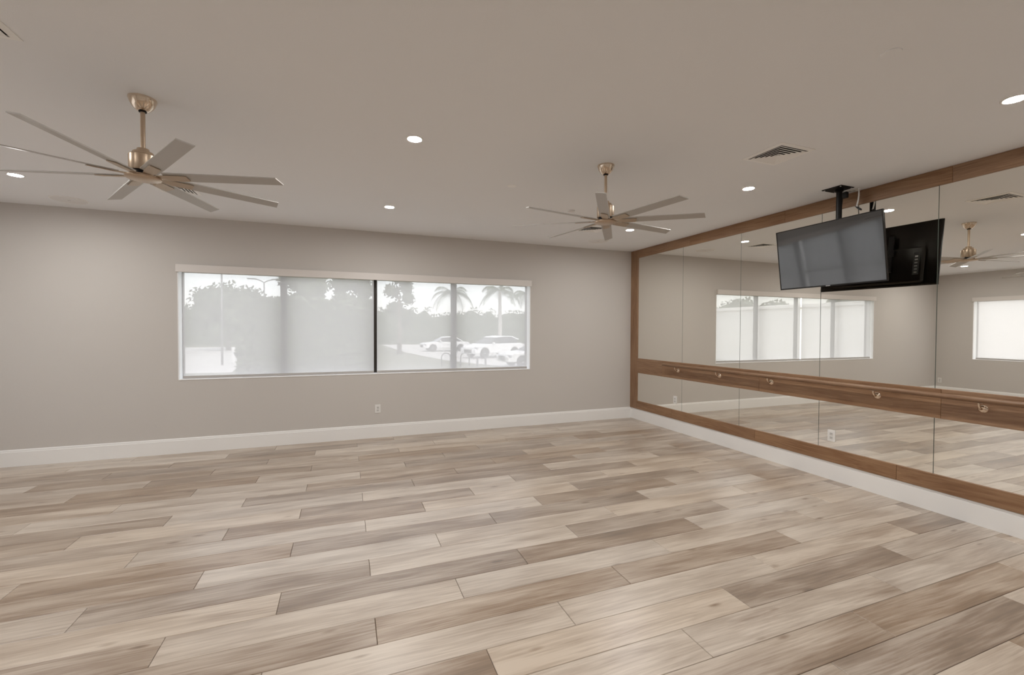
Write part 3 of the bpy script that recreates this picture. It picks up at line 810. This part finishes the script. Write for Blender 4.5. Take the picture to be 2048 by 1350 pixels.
def palm(x, y, h, fr, label, seed):
    t = thing('palm_tree', label, 'palm tree', (x, y, GZ), 'palm trees by the parking lot')
    obj('trunk', MB().tube([(0, 0, 0), (0, 0, .4), (0.03, 0, h * .5), (0, 0, h - .5), (0, 0, h)], [0.26, 0.21, 0.17, 0.14, 0.10], 12).mesh('trunk', M['palm_trunk']), t)
    r = random.Random(seed)
    for i in range(13):
        az = 2 * PI * i / 13 + r.uniform(-.2, .2); el = r.uniform(0.05, 1.1)
        mb = MB(); pts = []
        for q in range(9):
            u = q / 8; rad = fr * (math.sin(u * 1.35) / math.sin(1.35)); z = h + fr * (math.sin(el) * u * 1.1 - 0.95 * u * u)
            pts.append(Vector((math.cos(az) * rad * math.cos(el * .5), math.sin(az) * rad * math.cos(el * .5), z)))
        mb.tube(pts, [0.03 * (1 - .8 * q / 8) for q in range(9)], 5)
        side = Vector((-math.sin(az), math.cos(az), 0))
        for q in range(26):
            u = 0.12 + 0.86 * q / 25; i0 = min(int(u * 8), 7); p = pts[i0].lerp(pts[i0 + 1], u * 8 - i0); d = (pts[i0 + 1] - pts[i0]).normalized()
            ln = fr * 0.34 * math.sin(PI * min(1, .15 + .85 * u)) + .12
            for sg in (-1, 1):
                e = p + side * sg * ln * .8 + d * ln * .5 - Vector((0, 0, ln * .55))
                k = mb.add([p, p + d * 0.06, e]); mb.face((k, k + 1, k + 2))
        obj('frond', mb.mesh('frond', M['palm'], fix=False), t)
def hedge(x0, x1, y, h, d, label, seed, mat='leaf', lump=0.5, n=5000):
    t = thing('hedge', label, 'hedge', ((x0 + x1) / 2, y, GZ))
    r = random.Random(seed); mb = MB(); L = x1 - x0; nx = max(4, int(L / 1.0))
    core = []
    for i in range(nx + 1):
        hh = h * (1 - lump * 0.25 * r.random()) - .1; core.append((-L / 2 + L * i / nx, hh))
    mb.prism([(-L / 2, 0)] + core + [(L / 2, 0)], 1, -d / 2, d / 2)
    for _ in range(n):
        x = r.uniform(-L / 2, L / 2); i0 = min(int((x + L / 2) / L * nx), nx - 1); top = core[i0][1]
        if r.random() < .45: p = Vector((x, r.uniform(-d / 2, d / 2), top + r.uniform(-.1, .22 + lump * .3)))
        else: p = Vector((x, -d / 2 - r.uniform(0, .12), r.uniform(0.05, top)))
        a = Vector((r.gauss(0, 1), r.gauss(0, 1), r.gauss(0, 1))).normalized(); b = a.orthogonal().normalized(); s = r.uniform(.08, .2)
        k = mb.add([p - a * s, p + b * s * .6, p + a * s, p - b * s * .6]); mb.face((k, k + 1, k + 2, k + 3))
    obj('foliage', mb.mesh('foliage', M[mat], fix=False), t)

tree(-14.9, 44, 6.4, 1.3, 'slender tree cut by the left edge of the back window', 11, n=900)
tree(-10.7, 50, 7.0, 2.9, 'wide round-topped tree left of the twin-headed street lamp', 12, n=3600)
tree(-3.5, 43, 8.0, 1.95, 'tall leafy tree just right of the left window post', 13, 'leaf_pale', n=4200)
tree(0.7, 48.5, 9.0, 2.1, 'tall leafy tree beside the dark gap between the two shades', 14, n=4200)
tree(4.3, 38.5, 7.6, 1.2, 'narrow tall tree just right of the dark gap between the shades', 15, n=1800)
hedge(-30, 60, 66, 5.3, 2.0, 'long uneven line of dark greenery closing the view behind the cars', 21, lump=1.0, n=9000)
hedge(-4.1, 1.2, 21, 3.30, 1.0, 'tall clipped hedge close outside the left part of the window', 22, 'leaf_pale', lump=0.1)
palm(11.1, 48, 6.2, 2.4, 'palm tree behind the right window post, left of the other palms', 31)
palm(13.2, 38, 5.7, 1.9, 'palm tree with a pale trunk standing behind the white sport utility car', 32)
palm(17.9, 42.5, 5.8, 1.9, 'palm tree half hidden at the right edge of the back window', 33)
for i, (x, y, h, r) in enumerate([(-24, 21, 5.2, 1.5), (-27, 33.5, 5.6, 1.7), (-24, 27, 4.8, 1.4)]):
    tree(x, y, h, r, 'leafy tree behind the added pale building, seen only in the mirror', 40 + i, n=1200, group='trees seen only in the mirror')
nb = thing('added_building', 'pale building added outside to whiten the windows in the mirror', 'building', (-17.5, 18, GZ))  # block added to make the view through the mirrored windows evenly bright
o5 = Vector(nb.location)
def nbox(lo, hi): return MB().bevbox([lo[i] - o5[i] for i in range(3)], [hi[i] - o5[i] for i in range(3)], 0.03)
obj('main_block', nbox((-20, -2, GZ), (-15.5, 14.5, 6.4)).mesh('main_block', M['pale_stucco']), nb)
obj('low_wing', nbox((-20, 14.5, GZ), (-16.0, 34, 3.0)).mesh('low_wing', M['pale_stucco']), nb)
for a, b, x, z in ((-2.2, 14.7, -15.3, 6.4), (14.7, 34.2, -15.8, 3.0)):
    obj('roof_slab', nbox((-20.2, a, z), (x, b, z + 0.22)).mesh('roof_slab', M['pale_stucco']), nb)
# flowering ground cover along the wall under the window
fl = leaf_cloud([(-1.9 + 0.42 * i, 17.0, GZ + 0.25 + 0.05 * math.sin(i * 2.1), 0.36, 0.8) for i in range(16)], 1600, 0.06, 77)
tag(obj('ground_cover', fl.mesh('ground_cover', M['leaf_pale'], fix=False), kind='stuff'), 'low planting on the lawn outside the back window', 'plants')

# ------------------------------------------------------------------ outdoors: cars
def car(x, y, rz, label, suv=True):
    """Faces local -x. Side outline extruded across and narrowed above the belt line."""
    t = thing('parked_car', label, 'car', (x, y, GZ + 0.012)); t.rotation_euler = (0, 0, rz)
    if suv:
        Lh, W2_, belt, roof, wr = 2.35, 0.96, 1.02, 1.64, 0.38
        lower = [(-2.35, .35), (-2.35, .62), (-2.28, .80), (-2.05, .92), (-1.2, 1.06), (-.9, 1.08), (2.15, 1.10), (2.34, .95), (2.36, .55), (2.25, .30)]
        glass = [(-1.08, 1.05), (-.25, 1.53), (.2, 1.60), (1.35, 1.58), (1.98, 1.09)]
        roofp = [(-.30, 1.53), (-.05, 1.61), (.5, 1.66), (1.3, 1.64), (2.0, 1.40), (1.92, 1.36), (1.3, 1.585), (.5, 1.60)]
        wx = (-1.45, 1.45)
    else:
        Lh, W2_, belt, roof, wr = 2.3, 0.90, .92, 1.42, 0.33
        lower = [(-2.28, .32), (-2.3, .60), (-2.2, .78), (-1.1, .92), (1.5, .95), (2.2, .90), (2.3, .70), (2.26, .30)]
        glass = [(-1.05, .91), (-.30, 1.34), (.1, 1.39), (.75, 1.37), (1.55, .95)]
        roofp = [(-.36, 1.33), (-.05, 1.41), (.4, 1.44), (.9, 1.40), (1.65, .98), (1.55, .95), (.85, 1.355), (.4, 1.38)]
        wx = (-1.38, 1.35)
    # wheel arches cut into the lower outline
    poly = list(lower[:])
    bottom = [(2.25 if suv else 2.2, .28)]
    for w in (wx[1], wx[0]):
        for q in range(9):
            a = PI * q / 8; bottom.append((w + (wr + .05) * math.cos(a), max(.28, wr + (wr + .05) * math.sin(a))))
    poly = poly + bottom[1:] + []
    body = MB(); body.prism(poly, 1, -W2_, W2_)
    me = body.mesh('body', M['car_white']); bo = obj('body', me, t)
    bv = bo.modifiers.new('edge', 'BEVEL'); bv.width = 0.05; bv.segments = 2; bv.limit_method = 'ANGLE'; bv.angle_limit = math.radians(50)
    def taper(pl, a, b, mat, name):
        mb = MB(); z0 = min(p[1] for p in glass); z1 = roof
        def wdt(z): return a + (b - a) * (z - z0) / (z1 - z0)
        n = mb.add([(p[0], -wdt(p[1]), p[1]) for p in pl]); m2 = mb.add([(p[0], wdt(p[1]), p[1]) for p in pl]); k = len(pl)
        mb.face([n + i for i in range(k)]); mb.face([m2 + i for i in range(k)])
        for i in range(k): mb.face((n + i, n + (i + 1) % k, m2 + (i + 1) % k, m2 + i))
        return obj(name, mb.mesh(name, mat), t)
    taper(glass, W2_ - .05, W2_ - .24, M['car_glass'], 'windows')
    taper(roofp, W2_ - .035, W2_ - .225, M['car_white'], 'roof')
    for px in ((.35, 1.25) if suv else (.3,)):
        z0, z1 = belt, roof - .06
        mb = MB()
        for sg in (-1, 1):
            y0, y1 = sg * (W2_ - .045), sg * (W2_ - .205)
            n = mb.add([(px - .04, y0, z0), (px + .04, y0, z0), (px + .03, y1, z1), (px - .03, y1, z1), (px - .04, y0 * .97, z0), (px + .04, y0 * .97, z0), (px + .03, y1 * .97, z1), (px - .03, y1 * .97, z1)])
            for q in ((0, 1, 2, 3), (7, 6, 5, 4), (0, 4, 5, 1), (1, 5, 6, 2), (2, 6, 7, 3), (3, 7, 4, 0)): mb.face([n + i for i in q])
        obj('window_pillar', mb.mesh('window_pillar', M['car_trim']), t)
    for sg in (-1, 1):
        for w in wx:
            mb = MB(); prof = [(0.0, 0.0), (wr * .62, 0.0), (wr * .66, .01), (wr * .93, .02), (wr, .06), (wr, .19), (wr * .9, .21), (0, .21)]
            mb.lathe(prof, 24); mb.v = [(xx, zz, yy) for xx, yy, zz in mb.v]
            wl = obj('wheel', mb.mesh('wheel', M['tyre']), t); wl.location = (w, sg * (W2_ + .01), wr); wl.rotation_euler = (0, 0, 0 if sg < 0 else PI)
            rim = MB(); rim.lathe([(0, -.006), (.05, -.008), (.06, 0.004), (wr * .60, 0.004), (wr * .64, -.006), (wr * .60, -.004)], 20); rim.v = [(xx, zz, yy) for xx, yy, zz in rim.v]
            obj('rim', rim.mesh('rim', M['alloy']), wl)
        zf = .80 if suv else .70
        obj('headlamp', MB().bevbox((-Lh - .005 + .06, sg * (W2_ - .10) - .14, zf - .09), (-Lh + .24, sg * (W2_ - .10) + .105, zf + .05), .03).mesh('headlamp', M['headlamp']), t)
        obj('side_mirror', MB().bevbox((-.78, sg * (W2_ + .06) - .09, belt + .02), (-.62, sg * (W2_ + .06) + .09, belt + .17), .03).mesh('side_mirror', M['car_white']), t)
    obj('grille', MB().bevbox((-Lh - .012, -.5, .40), (-Lh + .08, .5, .66), .02).mesh('grille', M['car_trim']), t)
    return t
car(10.65, 32.3, math.radians(20), 'white sport utility car in front of the palms, facing left', True)
car(9.15, 42.8, math.radians(4), 'white sedan farther back, seen left of the right window post', False)
car(10.6, 23.6, math.radians(2), 'white car cut by the right window edge, nearest of the three', False)

# ------------------------------------------------------------------ outdoors: street furniture
def bike_loop(x, y, label):
    pts = [(-.26, 0, 0)] + [(-.26 * math.cos(PI * i / 12), 0, .52 + .26 * math.sin(PI * i / 12)) for i in range(13)] + [(.26, 0, 0)]
    o = obj('bike_rack', MB().tube(pts, 0.035, 10).mesh('bike_rack', M['steel_grey'])); o.location = (x, y, GZ + .012)
    tag(o, label, 'bike rack', 'steel bike loops outside')
bike_loop(5.42, 25.0, 'left one of two steel bike loops outside, left of the window post')
bike_loop(6.54, 25.0, 'right one of two steel bike loops outside, right of the window post')
for x, lab in ((7.30, 'short dark bollard in front of the front wheel of the white sport utility car'), (7.80, 'short dark bollard right of the other one by the white sport utility car')):
    o = obj('bollard', MB().lathe([(0, .56), (.05, .55), (.06, .52), (.06, 0), (0, 0)], 12).mesh('bollard', M['steel_grey'])); o.location = (x, 25.0, GZ + .012)
    tag(o, lab, 'bollard')
lp = thing('street_lamp', 'twin-headed street lamp against the sky in the left window half', 'street lamp', (-9.1, 60, GZ))
obj('pole', MB().tube([(0, 0, 0), (0, 0, 7.75)], [.13, .07], 10).mesh('pole', M['steel_grey']), lp)
obj('arm', MB().tube([(-.9, 0, 8.05), (-.3, 0, 7.85), (0, 0, 7.65), (.3, 0, 7.85), (.9, 0, 8.05)], .06, 8).mesh('arm', M['steel_grey']), lp)
for sg in (-1, 1): obj('lamp_head', MB().bevbox((sg * 1.3 - .5, -.14, 8.0), (sg * 1.3 + .5, .14, 8.14), .04).mesh('lamp_head', M['steel_grey']), lp)
o = obj('flag_pole', MB().tube([(0, 0, 0), (0, 0, 7.0)], [.06, .04], 10).mesh('flag_pole', M['steel_grey'])); o.location = (-6.73, 30, GZ)
tag(o, 'thin grey pole standing on the road edge in the left window pane', 'pole')
o = obj('marker_post', MB().bevbox((-.09, -.09, 0), (.09, .09, 1.0), .02).mesh('marker_post', M['car_white'])); o.location = (-6.35, 31, GZ + .012)
tag(o, 'short white post beside the thin grey pole outside', 'post')
